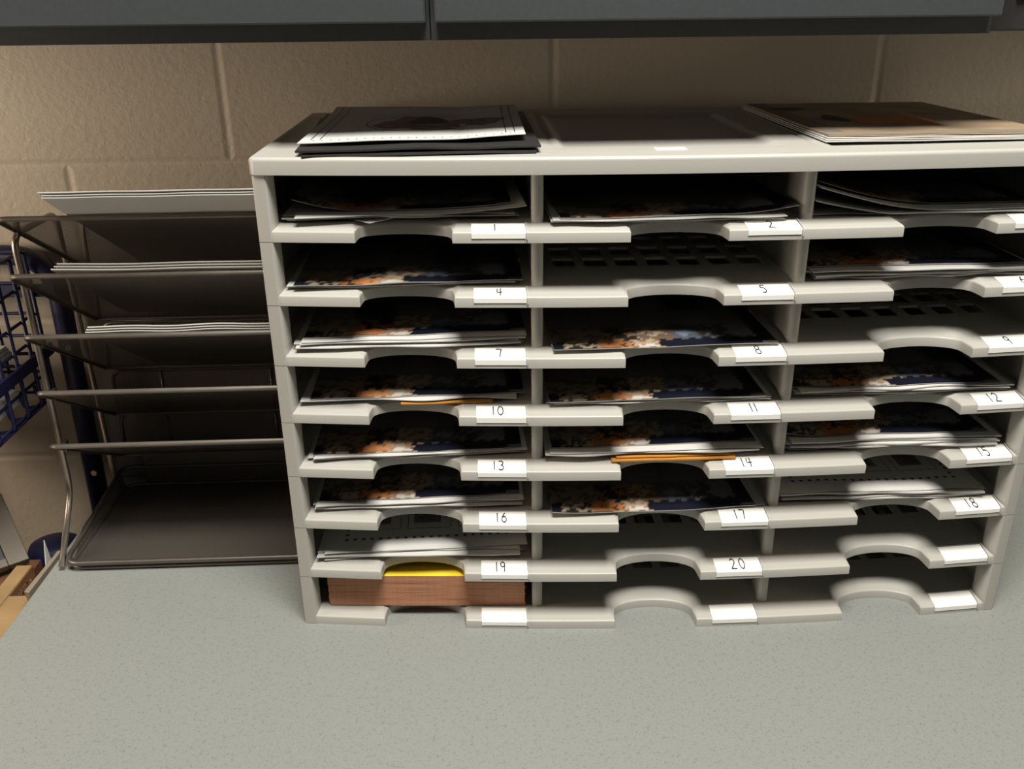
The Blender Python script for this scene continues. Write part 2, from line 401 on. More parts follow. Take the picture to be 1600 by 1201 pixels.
# path of the label over the lip: arc length -> (y, z)
LP = [(.0195, .01335), (.0165, .01295), (.003, .01060), (.0014, .0102), (.0003, .0096), (-.0004, .0086), (-.0004, .0036)]
LS = [0]
for a, b in zip(LP, LP[1:]): LS.append(LS[-1] + math.hypot(a[0] - b[0], a[1] - b[1]))
LT = LS[-1]
def lpos(s, off=0.0):
    s = min(max(s, 0), LT)
    for i in range(len(LP) - 1):
        if s <= LS[i + 1]:
            t = (s - LS[i]) / (LS[i + 1] - LS[i]); a, b = LP[i], LP[i + 1]; d = (b[0] - a[0], b[1] - a[1]); l = math.hypot(*d)
            n = (d[1] / l, -d[0] / l)
            return (a[0] + d[0] * t + n[0] * off, a[1] + d[1] * t + n[1] * off)
def add_label(tier, k, text, seed):
    rr = random.Random(seed); x0 = N2 + k * C + .0168 + rr.uniform(-.0008, .0008); w = .0478; mb = MB()
    s0 = rr.uniform(0, .0015); s1 = LT - rr.uniform(0, .0012); ss = sorted(set([s0, s1] + [q for q in LS if s0 < q < s1]))
    v = []
    for s in ss:
        for off in (.0003, .0001):
            for x in (x0, x0 + w):
                y, z = lpos(s, off); v.append((x, y, z))
    f = []
    for i in range(len(ss) - 1):
        a, b = i * 4, (i + 1) * 4
        f += [(a, a + 1, b + 1, b), (a + 2, b + 2, b + 3, a + 3), (a, b, b + 2, a + 2), (a + 1, a + 3, b + 3, b + 1)]
    n = (len(ss) - 1) * 4; f += [(0, 2, 3, 1), (n, n + 1, n + 3, n + 2)]
    mb.add(v, f, 0)
    hgt = .0145; st = .0028; cw = .0062; gap = .0030
    tot = sum(cw * (.25 if c == '1' else 1) for c in text) + gap * (len(text) - 1); cx = x0 + w * .46 - tot / 2 + rr.uniform(-.002, .002)
    for c in text:
        cwc = cw * (.25 if c == '1' else 1)
        for stroke in DIG[c]:
            pts = []
            for (a, b), (c2, d2) in zip(stroke, stroke[1:]):
                for q in range(3): pts.append((a + (c2 - a) * q / 3, b + (d2 - b) * q / 3))
            pts.append(stroke[-1])
            P = [(cx + u * cwc, st + (1 - vv) * hgt) for u, vv in pts]; hw = .00050; vv_ = []
            for i, (px, ps) in enumerate(P):
                q0, q1 = P[max(i - 1, 0)], P[min(i + 1, len(P) - 1)]; dx, ds = q1[0] - q0[0], q1[1] - q0[1]; l = math.hypot(dx, ds) + 1e-9
                for sg in (1, -1):
                    xx, s_ = px - ds / l * hw * sg, ps + dx / l * hw * sg * 2.0; y, z = lpos(s_, .00042); vv_.append((xx, y, z))
            mb.add(vv_, [(2 * i, 2 * i + 1, 2 * i + 3, 2 * i + 2) for i in range(len(P) - 1)], 1)
        cx += cwc + gap
    o = mb.build('label', [M['label'], M['pencil']], tier, smooth=False, fn=BW)
    o['label'] = ('white label handwritten with ' + text) if text else 'white label left blank'
    # moulded end rib of the label holder
    r = MB(); xr = x0 + w + .0007; v = []
    for s in [0] + LS[1:-1] + [LT]:
        for off in (.0, .0011):
            for x in (xr, xr + .0011): y, z = lpos(s, off); v.append((x, y, z))
    m_ = len(v) // 4; f = []
    for i in range(m_ - 1):
        a, b = i * 4, (i + 1) * 4
        f += [(a + 2, a + 3, b + 3, b + 2), (a, b, b + 1, a + 1), (a, a + 2, b + 2, b), (a + 1, b + 1, b + 3, a + 3)]
    f += [(0, 1, 3, 2), ((m_ - 1) * 4, (m_ - 1) * 4 + 2, (m_ - 1) * 4 + 3, (m_ - 1) * 4 + 1)]
    r.add(v, f); r.build('label_holder_rib', M['plastic'], tier, smooth=True, fn=BW)

tiers = {}
for row in range(1, 9):
    if row == 8: t = tier0
    else:
        t = tier0.copy(); COL.objects.link(t); t.parent = sorter
        for d in div0: c = d.copy(); COL.objects.link(c); c.parent = t
    t.location = (0, 0, (8 - row) * RH); tiers[row] = t
NUM = {(7, 0): '19', (7, 1): '20', (7, 2): '', (8, 0): '', (8, 1): '', (8, 2): ''}
for row in range(1, 9):
    for k in range(3):
        add_label(tiers[row], k, NUM.get((row, k), str((row - 1) * 3 + k + 1)), row * 10 + k)
mb = MB(); mb.box(.005, W - .005, D - .0035, D, .001, 8 * RH - .001); mb.build('back_panel', M['plastic'], sorter)

# top panel: rim with three shallow recesses
def top_mesh():
    z0 = 8 * RH; H = .0152; x0, x1, y0, y1 = -.0022, W + .0022, -.0022, D + .001
    rec = [(.030 + k * C, .232 + k * C, .050, .315) for k in range(3)]
    def hz(x, y):
        e = min(x - x0, x1 - x, y - y0, y1 - y); z = H
        if e < .004: z -= .0036 * (1 - math.sqrt(max(0, 1 - (1 - e / .004) ** 2)))
        z -= .0012 * min(1, max(0, (e - .006) / .008))
        for a, b, c, d in rec:
            q = min(x - a, b - x, y - c, d - y)
            if q > 0: z -= .0035 * min(1, q / .006)
        for k in (1, 2):
            q = abs(x - (LX + C * k) - .016); 
            if q < .0035 and .03 < y < .34: z -= .0015 * (1 - q / .0035)
        return z0 + z
    gx = list(np.arange(0, 1.0001, .004)); gxs = sorted(set([x0, x0 + .0005, x0 + .0012, x0 + .002, x0 + .003, x0 + .004] + list(np.round(np.arange(x0 + .006, x1 - .006, .003), 5)) + [x1 - .004, x1 - .003, x1 - .002, x1 - .0012, x1 - .0005, x1]))
    gys = sorted(set([y0, y0 + .0003, y0 + .0008, y0 + .0015, y0 + .0025, y0 + .004] + list(np.round(np.arange(y0 + .006, y1 - .004, .004), 5)) + [y1 - .003, y1]))
    n = len(gys)
    def P(x, y, z):  # round the plan corners
        r = .008
        for cx_, sx in ((x0 + r, -1), (x1 - r, 1)):
            if (x - cx_) * sx > 0 and y < y0 + r:
                dx, dy = x - cx_, y - (y0 + r); mxx = max(abs(dx), abs(dy)); l = math.hypot(dx, dy)
                if l > 0: k = mxx / l; x, y = cx_ + dx * k, y0 + r + dy * k
        return (x, y, z)
    mb = MB(); v = [P(x, y, hz(x, y)) for x in gxs for y in gys]; off = len(v); v += [P(x, y, z0 + .0002) for x in gxs for y in gys]
    q = [(i * n + j, (i + 1) * n + j, (i + 1) * n + j + 1, i * n + j + 1) for i in range(len(gxs) - 1) for j in range(n - 1)]
    f = q + [tuple(off + a for a in reversed(k)) for k in q]
    m_ = len(gxs)
    for i in range(m_ - 1):
        f.append((i * n, off + i * n, off + (i + 1) * n, (i + 1) * n)); f.append((i * n + n - 1, (i + 1) * n + n - 1, off + (i + 1) * n + n - 1, off + i * n + n - 1))
    for j in range(n - 1):
        f.append((j, j + 1, off + j + 1, off + j)); b = (m_ - 1) * n; f.append((b + j, off + b + j, off + b + j + 1, b + j + 1))
    mb.add(v, f); return mb
topp = top_mesh().build('top_panel', M['plastic'], sorter, smooth=True, fn=BW)
TZ = 8 * RH + .0152 - .0012
mb = MB(); mb.box(.357, .385, .0365, .0505, TZ + .0001, TZ + .0005); mb.build('sticker', M['label'], topp, fn=BW)

# ------------------------------------------------------------------ sheets and flyers in the slots
def hsh(a, b, s=0): return random.Random(int(a * 7919 + b * 104729 + s * 31)).random()
NAVY = (.006, .007, .015); CREAM = (.34, .27, .19); ORG = (.42, .15, .05); BLK = (.02, .018, .016); GRY = (.17, .165, .155)
def flyer_col(u, v, s):
    # u left->right, v front->back
    wu, wv = u, v
    if v > .015: u = u + .009 * math.sin(v * 190 + s) + .006 * math.sin(u * 130); v = v + .007 * math.sin(wu * 95 + s)
    if v < .012: return CREAM if (.30 < u < .5 and hsh(int(u * 40), 1, s) > .3) else ((NAVY if u > .47 else BLK))
    if u > .93: return NAVY if v > .02 and v < .7 else GRY
    if v < .07:
        if u > .47:
            if .028 < wv < .038: return (.10, .11, .16)
            return NAVY
        if u < .05: return NAVY
        h = hsh(int(u * 46), int(v * 80), s)
        if u < .2: return CREAM if h > .55 else BLK
        if u < .36: return ORG if h > .42 else (BLK if h < .15 else (.30, .15, .07))
        return (.5, .47, .42) if v < .03 and u > .38 else (CREAM if h > .5 else (.30, .15, .08))
    if v < .20:
        h = hsh(int(u * 34), int(v * 46), s + 3)
        if u < .24: return (.20, .16, .12) if h > .4 else (.07, .06, .05)
        if u < .40: return BLK if h > .35 else (ORG if h > .22 and v < .12 else (.2, .15, .1))
        if u < .56: return (.34, .27, .19) if h > .45 else (.13, .09, .06)
        if u < .68: return (.17, .20, .25) if abs(u - .62) + abs(v - .13) * 1.2 < .045 else (.08, .09, .11)
        if u < .82: return (.04, .04, .045) if h > .4 else (.17, .16, .16)
        return (.16, .16, .17)
    ci, cj = int(u * 5), int((v - .2) * 6); h = hsh(ci, cj, s + 9)
    fu, fv = (u * 5) % 1, ((v - .2) * 6) % 1
    if fu < .05 or fv < .08: return (.10, .10, .10)
    if h > .72: return (.035, .032, .035)
    return (.13 + .07 * h, .125 + .07 * h, .12 + .07 * h)
def folder_col(u, v, s): return (.03, .03, .03)
def draw_col(u, v, s):
    return (.74, .725, .69)

def sheet(name, x0, x1, y0, dep, base, thick, mats, rot=0, nx=26, ny=22, colfn=None, seed=0, jag=0.0, extra=None, curlfn=None, loc_z=None):
    """solid wavy sheet, base(x,y) gives the underside height"""
    rr = random.Random(seed); cxx, cyy = (x0 + x1) / 2, y0 + dep / 2; ca, sa = math.cos(rot), math.sin(rot); hw = (x1 - x0) / 2
    nz = noise1(seed + 5)
    def pos(u, v, dz):
        x = (u - .5) * 2 * hw; y = (v - .5) * dep
        y += jag * nz(u * 1.3) * (1 - v) 
        X, Y = cxx + x * ca - y * sa, cyy + x * sa + y * ca
        return (X, Y, base(X, Y) + (curlfn(u, v) if curlfn else 0) + dz)
    mb = MB(); v = [pos(i / nx, j / ny, thick) for i in range(nx + 1) for j in range(ny + 1)]; off = len(v)
    v += [pos(i / nx, j / ny, 0) for i in range(nx + 1) for j in range(ny + 1)]; n = ny + 1
    q = [(i * n + j, (i + 1) * n + j, (i + 1) * n + j + 1, i * n + j + 1) for i in range(nx) for j in range(ny)]
    f = q + [tuple(off + a for a in reversed(k)) for k in q]
    for i in range(nx): f.append((i * n, off + i * n, off + (i + 1) * n, (i + 1) * n)); f.append((i * n + ny, (i + 1) * n + ny, off + (i + 1) * n + ny, off + i * n + ny))
    for j in range(ny): f.append((j, j + 1, off + j + 1, off + j)); b = nx * n; f.append((b + j, off + b + j, off + b + j + 1, b + j + 1))
    mb.add(v, f, 0)
    if extra: extra(mb, pos, thick)
    L0 = (cxx, cyy, base(cxx, cyy))
    if not isinstance(mats, (list, tuple)): mats = [mats]
    o = mb.build(name, mats, loc=L0)
    if colfn:
        me = o.data; ca_ = me.color_attributes.new('print', 'FLOAT_COLOR', 'CORNER')
        arr = np.ones((len(me.loops), 4), dtype=np.float32); nq = len(q)
        VC = [colfn(i / nx, j / ny, seed % 5) for i in range(nx + 1) for j in range(ny + 1)]
        for p in me.polygons:
            if p.index < nq:
                
                for l in p.loop_indices: arr[l, :3] = VC[me.loops[l].vertex_index]
                continue
            elif p.index < 2 * nq: c = (.5, .49, .46)
            else: c = (.42, .40, .37)
            for l in p.loop_indices: arr[l, :3] = c
        ca_.data.foreach_set('color', arr.ravel())
    return o

def star_extra(seed, pics=True, inset=.016, sides=True):
    def ex(mb, pos, th):
        def star(u, v, ru=.0034 / .216, rv=.0034 / .279, rot=0.3):
            P = [pos(u, v, th + .00025)]
            for k in range(10):
                r = 1 if k % 2 == 0 else .42; a = math.pi / 2 + rot + k * math.pi / 5
                P.append(pos(u + ru * r * math.cos(a), v + rv * r * math.sin(a), th + .00025))
            mb.add(P, [(0, 1 + k, 1 + (k + 1) % 10) for k in range(10)], 1)
        iu, iv = inset / .216 * 1.3, inset / .279 * 1.5
        n = 20
        for k in range(n): star(iu + (1 - 2 * iu) * k / (n - 1), iv)
        if sides:
            for k in range(1, 9): star(iu, iv + k * .035); star(1 - iu, iv + k * .035)
        if pics:
            rr = random.Random(seed)
            def patch(u0, u1, v0, v1, mi, nn=6, wob=0):
                P = []; 
                for i in range(nn + 1):
                    for j in range(nn + 1): P.append(pos(u0 + (u1 - u0) * i / nn, v0 + (v1 - v0) * j / nn, th + .0002 + .0001 * (mi == 2)))
                mb.add(P, [(i * (nn + 1) + j, (i + 1) * (nn + 1) + j, (i + 1) * (nn + 1) + j + 1, i * (nn + 1) + j + 1) for i in range(nn) for j in range(nn)], mi)
            def line(u0, v0, u1, v1, wd=.003):
                if abs(u1 - u0) > abs(v1 - v0): patch(u0, u1, v0, v0 + wd, 1)
                else: patch(u0, u0 + wd, v0, v1, 1)
            for a, b in ((.16, .36), (.40, .62), (.66, .86)):
                line(a, .15, b, .15); line(a, .42, b, .42); line(a, .15, a, .42); line(b, .15, b, .423)
                patch(a + .03, b - .05, .19, .36, 2)
            line(.12, .50, .88, .50); line(.12, .52, .88, .52)
            for k in range(4): line(.16, .56 + .05 * k, .80, .56 + .05 * k, .004)
    return ex

slotbase = {}
def slot_stack(row, k, spec, text, where):
    """spec: list bottom->top of (kind, x offset left, x offset right, front y, options)"""
    zs = (8 - row) * RH + FZ + .0006; cell0 = LX + k * C + .006
    seed0 = row * 31 + k * 7; rr = random.Random(seed0); nA, nB = noise1(seed0), noise1(seed0 + 1)
    amp = .0011
    def wav(x, y): 
        e = max(0, 1 - (y - .02) / .12)
        return amp * (1.0 + nA((x - cell0) / .24) * .9) * (.35 + .65 * e)
    h = 0.0; nwh = sum(1 for s in spec if s[0] == 'white'); iw = 0
    names = {1: ['only'], 2: ['lowest', 'upper'], 3: ['lowest', 'middle', 'topmost'], 4: ['lowest', 'second lowest', 'second highest', 'topmost'],
             5: ['lowest', 'second lowest', 'middle', 'second highest', 'topmost']}
    for idx, sp in enumerate(spec):
        kind, xl, xr_, yf, op = sp
        frac = (idx + 1) / len(spec); th = op.get('th', .0007); gap = op.get('gap', .0005)
        base = (lambda H: (lambda x, y: zs + H + wav(x, y) * (.5 + H * 60)))(h)
        s_ = seed0 * 10 + idx; rot = op.get('rot', rr.uniform(-.02, .02)); mg = abs(rot) * .139 + .0015 if 'mg' not in op else op['mg']
        lo, hi = cell0 + mg + (.005 if k == 0 else 0), cell0 + (.2265 if k == 2 else .2310) - mg
        x0, x1 = cell0 + xl, cell0 + xr_
        if x1 > hi: x0, x1 = x0 - (x1 - hi), hi
        if x0 < lo: x0, x1 = lo, min(hi, x1 + lo - x0); s_ = seed0 * 10 + idx
        dep = op.get('dep', .279); y0b = yf + bow((x0 + x1) / 2, 0) * .9
        if y0b + dep > D - .01: dep = D - .012 - y0b
        cf = op.get('curl')
        if kind == 'flyer':
            o = sheet('printed_flyer', x0, x1, y0b, dep, base, th, M['print'], rot, 96, 72, flyer_col, s_, .0015, curlfn=cf)
            tag(o, op.get('label', 'photo flyer with navy band lying topmost in the slot %s' % where), 'flyer', 'photo flyers in the sorter slots')
        elif kind == 'star':
            o = sheet('worksheet', x0, x1, y0b, dep, base, th, [M['paper'], M['ink'], M['grey_print']], rot, 24, 20, None, s_, .0015, star_extra(s_, op.get('pics', True)), curlfn=cf)
            tag(o, op.get('label', 'white worksheet with black star border in the slot %s' % where), 'worksheet', 'star-bordered worksheets in the sorter')
        elif kind == 'white':
            o = sheet('paper_sheet', x0, x1, y0b, dep, base, th, M['paper'], rot, 26, 18, None, s_, .0025, curlfn=cf)
            pos_ = names[min(nwh, 5)][min(iw, 4)]; iw += 1
            tag(o, op.get('label', ('%s loose white sheet in the slot %s' % (pos_, where)).replace('only loose', 'single')), 'paper', 'loose white sheets in the sorter')
        elif kind == 'env':
            o = sheet('envelope', x0, x1, y0b, dep, base, th, [M['envelope']], rot, 16, 12, None, s_, .0006)
            tag(o, op.get('label', 'orange envelope poking out in the slot %s' % where), 'envelope', 'orange envelopes in the sorter')
        h += th + gap

def whites(n, xl=.006, xr=.222, yf=.028, th=.0008, gap=.0007, spread=.006, seed=0):
    r = random.Random(seed); L_ = []
    for i in range(n):
        dx = r.uniform(-spread, spread); L_.append(('white', xl + dx, xr + dx, yf + r.uniform(-.004, .007), dict(th=th, gap=gap, rot=r.uniform(-.03, .03))))
    return L_
F = lambda xl=.006, xr=.222, yf=.03, **o: [('flyer', xl, xr, yf, dict(th=.0008, gap=.0005, **o))]
S = lambda xl=.006, xr=.222, yf=.03, **o: [('star', xl, xr, yf, dict(th=.0005, gap=.0005, **o))]
curlL = lambda a, w0: (lambda u, v: a * max(0, (w0 - u) / w0) ** 1.7)
curlR = lambda a, w0: (lambda u, v: a * max(0, (u - 1 + w0) / w0) ** 1.7 * (1 - .3 * v))
def lbl(n): return 'labelled %s' % n
SL = {
 (1, 0): [('white', .045, .125, .032, dict(th=.0005, gap=.0005, rot=.80, dep=.085, mg=.002, label='small white slip whose pointed corner pokes out of the slot labelled 1'))] + whites(3, .002, .214, .03, seed=1) + [('white', .010, .222, .024, dict(th=.0006, gap=.0008, rot=.05, curl=curlR(.006, .4)))] +
         [('flyer', .012, .212, .040, dict(th=.0007, gap=.001, rot=.03, curl=lambda u, v: curlL(.012, .3)(u, v) + curlR(.006, .4)(u * .95, v), label='dark flyer with a curled left edge in the slot labelled 1'))],
 (1, 1): whites(3, .004, .214, .012, seed=2) + F(.010, .226, .018, rot=.03, curl=curlR(.006, .3)),
 (1, 2): whites(1, .002, .216, .026, seed=3) + [('white', .004, .218, .022, dict(th=.0009, gap=.0008, rot=-.02, curl=curlL(.012, .35), label='white sheet with a lifted left edge low in the slot labelled 3')),
         ('white', .002, .216, .024, dict(th=.0009, gap=.0009, rot=.01, curl=curlL(.022, .55), label='white sheet curling high up the divider in the slot labelled 3'))] +
         [('flyer', .010, .220, .045, dict(th=.0007, gap=.001, rot=.0, curl=curlL(.022, .55), label='dark flyer on the curled pile in the slot labelled 3'))],
 (2, 0): whites(2, .008, .220, .026, seed=4, spread=.003) + F(.002, .214, .020, rot=.025),
 (2, 2): whites(5, .006, .222, .022, seed=5, th=.0011) + F(.0, .214, .034, rot=-.01),
 (3, 0): whites(4, .008, .222, .020, seed=6, th=.0010) + S(.008, .222, .022, rot=.03, pics=False) + F(.002, .214, .032, rot=.035),
 (3, 1): whites(1, .008, .220, .03, seed=7) + F(.004, .218, .012, rot=.025),
 (4, 0): [('env', .105, .195, .022, dict(th=.0012, gap=.0004, rot=.0, dep=.16))] + whites(2, .006, .218, .026, seed=8) + F(.012, .222, .028, rot=.03),
 (4, 1): whites(3, .006, .218, .024, seed=9) + F(.004, .216, .018, rot=.01),
 (4, 2): whites(4, .002, .218, .026, seed=10, th=.0010) + F(.0, .212, .03, rot=0),
 (5, 0): whites(2, .006, .220, .022, seed=11) + S(.010, .224, .022, rot=.03, pics=False) + F(.002, .212, .026, rot=.025),
 (5, 1): [('env', .068, .192, .013, dict(th=.0016, gap=.0008, rot=-.01, dep=.17, label='orange envelope poking out lowest in the slot labelled 14')),
          ('env', .072, .186, .016, dict(th=.0012, gap=.0008, rot=.0, dep=.17, label='yellow-orange envelope lying upper of two in the slot labelled 14'))] +
         whites(2, .004, .218, .020, seed=12, th=.001) + S(.006, .220, .018, rot=.0, pics=False) + F(.006, .214, .030, rot=.02),
 (5, 2): whites(5, .0, .216, .024, seed=13, th=.0014) + F(.0, .212, .034, rot=0, curl=curlL(.004, .25)),
 (6, 0): whites(4, .006, .220, .024, seed=14, th=.0010) + F(.006, .214, .032, rot=.025),
 (6, 1): whites(1, .020, .226, .024, seed=15) + F(.004, .214, .014, rot=.025, curl=curlL(.003, .2)),
 (6, 2): whites(4, .0, .214, .024, seed=16, th=.0014) + S(.002, .218, .026, rot=.0),
 (7, 0): whites(4, .006, .220, .022, seed=17, th=.0012) + S(.004, .218, .026, rot=.03),
}
for (row, k), spec in SL.items():
    slot_stack(row, k, spec, None, lbl(NUM.get((row, k), str((row - 1) * 3 + k + 1))))

# thick wad of orange envelopes in the bottom left slot
rr = random.Random(77); z = FZ + .0007; ne = 9; x0, x1, y0, dep = .026, .2375, .0255, .27
for i in range(ne):
    th = .00418; xo, yo = rr.uniform(-.0006, .0006), rr.uniform(-.00012, .00012); n_ = noise1(i)
    t_mb = MB(); zz = z + i * .00422; nn = 24
    v = []
    for a in range(nn + 1):
        x = x0 + xo + (x1 - x0) * a / nn; 
        for yy, zz_ in ((y0 + yo, zz), (y0 + yo, zz + th), (y0 + yo + dep, zz + th), (y0 + yo + dep, zz)):
            v.append((x, yy + (.0003 * n_(a / nn) if yy < .1 else 0), zz_))
    f = []; mi = []
    t_mb.add(v, [])
    for a in range(nn):
        b = a * 4
        for q, mm in ((0, 0), (1, 1 if i == ne - 1 else 0), (2, 0), (3, 0)):
            t_mb.f.append((b + q, b + (q + 1) % 4, b + 4 + (q + 1) % 4, b + 4 + q)); t_mb.m.append(mm)
    t_mb.f += [(0, 3, 2, 1), (nn * 4, nn * 4 + 1, nn * 4 + 2, nn * 4 + 3)]; t_mb.m += [0, 0]
    o = t_mb.build('envelope_bundle', [M['env_edge'], M['env_yellow']], loc=((x0 + x1) / 2, y0 + dep / 2, zz), fn=lambda x, y, z: (x, y + bow(x, 0) * .6, z))
    tag(o, {0: 'lowest brown-edged bundle of yellow envelopes in the bottom left slot', ne - 1: 'topmost bundle of envelopes in the bottom left slot, its yellow face showing'}.get(i,
        'brown-edged bundle of envelopes in the middle of the wad in the bottom left slot'), 'envelopes', 'envelope bundles in the bottom left slot')

# ------------------------------------------------------------------ things lying on top of the sorter
def flat(z): return lambda x, y: z
def quad_sheet(name, c, z, th, mats, seed, amp=.0015, extra=None, nx=26, ny=18, lift=None, colfn=None):
    """c: four plan corners front-left, front-right, back-right, back-left"""
    nA = noise1(seed); c = [Vector((*q, 0)) for q in c]; mb = MB()
    def pos(u, v, dz):
        p = (c[0] * (1 - u) + c[1] * u) * (1 - v) + (c[3] * (1 - u) + c[2] * u) * v
        return (p.x, p.y, z + dz + amp * (1 + nA(u)) * .5 * (1 - .6 * v) + (lift(u, v) if lift else 0))
    v = [pos(i / nx, j / ny, th) for i in range(nx + 1) for j in range(ny + 1)]; off = len(v)
    v += [pos(i / nx, j / ny, 0) for i in range(nx + 1) for j in range(ny + 1)]; n = ny + 1
    q = [(i * n + j, (i + 1) * n + j, (i + 1) * n + j + 1, i * n + j + 1) for i in range(nx) for j in range(ny)]
    f = q + [tuple(off + a for a in reversed(k)) for k in q]
    for i in range(nx): f.append((i * n, off + i * n, off + (i + 1) * n, (i + 1) * n)); f.append((i * n + ny, (i + 1) * n + ny, off + (i + 1) * n + ny, off + i * n + ny))
    for j in range(ny): f.append((j, j + 1, off + j + 1, off + j)); b = nx * n; f.append((b + j, off + b + j, off + b + j + 1, b + j + 1))
    mb.add(v, f)
    if extra: extra(mb, pos, th)
    ctr = pos(.5, .5, 0)
    return mb.build(name, mats, loc=ctr)

def blob(mb, pos, th, u, v, ru, rv, mi, seed, dz=.0002):
    rr = random.Random(seed); K = 22; P = [pos(u, v, th + dz)]
    for k in range(K):
        a = 2 * math.pi * k / K; r = 1 + .18 * math.sin(3 * a + seed) + .1 * rr.uniform(-1, 1)
        P.append(pos(u + ru * r * math.cos(a), v + rv * r * math.sin(a), th + dz))
    mb.add(P, [(0, 1 + k, 1 + (k + 1) % K) for k in range(K)], mi)
def ribbon(mb, pos, th, pts, w, mi, dz=.00025, du=1, dv=1):
    V = []
    for i, (u, v) in enumerate(pts):
        a, b = pts[max(i - 1, 0)], pts[min(i + 1, len(pts) - 1)]; dx, dy = b[0] - a[0], b[1] - a[1]; l = math.hypot(dx, dy) + 1e-9
        for s in (1, -1): V.append(pos(u - dy / l * w * s, v + dx / l * w * s, th + dz))
    mb.add(V, [(2 * i, 2 * i + 1, 2 * i + 3, 2 * i + 2) for i in range(len(pts) - 1)], mi)
def drawing_extra(mb, pos, th):
    for o in (.045, .085):
        ribbon(mb, pos, th, [(o, .07 + k * .09) for k in range(11)], .0022, 1); ribbon(mb, pos, th, [(1 - o, .07 + k * .09) for k in range(11)], .0022, 1)
    for k in range(24): blob(mb, pos, th, .06 + k * .038, .05, .0035, .006, 1, k)
    ribbon(mb, pos, th, [(.09 + .82 * k / 12, .95) for k in range(13)], .0022, 1)
    blob(mb, pos, th, .50, .48, .20, .20, 2, 3); blob(mb, pos, th, .42, .42, .10, .10, 3, 5, .0003); blob(mb, pos, th, .54, .55, .09, .12, 1, 9, .0004)
    blob(mb, pos, th, .79, .50, .13, .12, 2, 12); blob(mb, pos, th, .56, .30, .10, .05, 3, 15, .0003)
    ribbon(mb, pos, th, [(.5 + .26 * math.cos(a * .2618), .47 + .25 * math.sin(a * .2618)) for a in range(25)], .003, 1, .00045)
    for r in range(7): ribbon(mb, pos, th, [(.15 + .14 * k / 8, .28 + r * .08 + .008 * math.sin(k * 2 + r)) for k in range(9)], .002, 2)

Z0 = TZ + .0006
o = quad_sheet('black_folder', [(.046, .022), (.250, .030), (.248, .300), (.020, .300)], Z0, .0016, M['black'], 1, .001)
tag(o, 'lower black folder on top of the sorter under the drawing', 'folder', 'black folders on top of the sorter')
o = quad_sheet('black_folder', [(.040, .028), (.254, .034), (.252, .305), (.026, .310)], Z0 + .0030, .0016, M['black'], 2, .002)
tag(o, 'upper black folder directly beneath the drawing sheet', 'folder', 'black folders on top of the sorter')
o = quad_sheet('drawing_sheet', [(.038, .052), (.242, .062), (.243, .292), (.036, .325)], Z0 + .0072, .0006, [M['paper'], M['ink'], M['grey_print'], M['brown_print']], 3, .003, drawing_extra, nx=36, ny=22,
               lift=lambda u, v: .003 * max(0, u - .7) / .3 + .003 * max(0, v - .8) / .2)
tag(o, 'white bordered drawing sheet lying on the black folders', 'drawing')
def cover_extra(mb, pos, th):
    def patch(u0, u1, v0, v1, mi):
        nn = 6; P = [pos(u0 + (u1 - u0) * i / nn, v0 + (v1 - v0) * j / nn, th + .0002) for i in range(nn + 1) for j in range(nn + 1)]
        mb.add(P, [(i * 7 + j, (i + 1) * 7 + j, (i + 1) * 7 + j + 1, i * 7 + j + 1) for i in range(nn) for j in range(nn)], mi)
    patch(.0, 1, .0, .07, 3); patch(.30, .66, .28, .52, 1); blob(mb, pos, th, .24, .45, .055, .10, 2, 4, .0003); blob(mb, pos, th, .14, .78, .10, .06, 2, 7, .0003)
    patch(.02, .10, .07, 1, 3)
for i in range(4):
    c = [(.518 + .0015 * i, .062 + .002 * i), (.735 + .001 * i, .060 + .002 * i), (.735 - .001 * i, .338 - .001 * i), (.517 + .001 * i, .340)]
    if i < 3:
        o = quad_sheet('paper_sheet', c, Z0 + i * .0013, .0009, M['paper'], 20 + i, .0008)
        tag(o, ['lowest', 'middle', 'highest'][i] + ' white sheet under the tan booklet on top of the sorter', 'paper', 'white sheets under the tan booklet')
    else:
        o = quad_sheet('booklet', c, Z0 + i * .0013 + .0003, .0015, [M['tan'], M['orange_print'], M['ink'], M['beige_card']], 20 + i, .0008, cover_extra)
        tag(o, 'tan booklet with an orange picture at the right end of the sorter top', 'booklet')

# ------------------------------------------------------------------ mesh letter tray tower
tower = empty('letter_tray_tower', (-.16, .25, .0)); tag(tower, 'dark metal mesh tower of six letter trays left of the sorter', 'letter tray')
TL = (-.16, .25, 0); XL, XR = -.305, -.012
def tb(mb, name, mats, parent, **k): return mb.build(name, mats, parent, fn=lambda x, y, z: (x - TL[0], y - TL[1], z - TL[2]), **k)
for x in (XL, XR):
    mb = MB()
    pts = [(x, .143, .0052), (x, .2025, .0757), (x, .2034, .388), (x, .312, .3895), (x, .325, .03), (x, .335, .0052)]
    mb.tube(fillet(pts, .018, 6), .0037, 10)
    tb(mb, 'side_frame', M['steel'], tower, smooth='full')
def uvquad(name, pts, parent, rows=1):
    """thin perforated panel between four points with metric UVs"""
    a, b, c, d = [Vector(p) for p in pts]; mb = MB(); N = 10; nrm = (b - a).cross(d - a).normalized() * .0003
    v = []; uvs = []
    for i in range(N + 1):
        for j in range(N + 1):
            u, w_ = i / N, j / N; p = (a * (1 - u) + b * u) * (1 - w_) + (d * (1 - u) + c * u) * w_
            v.append(p); uvs.append((u * (b - a).length, w_ * (d - a).length))
    mb.add(v, [(i * (N + 1) + j, (i + 1) * (N + 1) + j, (i + 1) * (N + 1) + j + 1, i * (N + 1) + j + 1) for i in range(N) for j in range(N)])
    o = tb(mb, name, M['mesh'], parent); me = o.data; ul = me.uv_layers.new(name='UVMap')
    for l in me.loops: ul.data[l.index].uv = uvs[l.vertex_index]
    return o
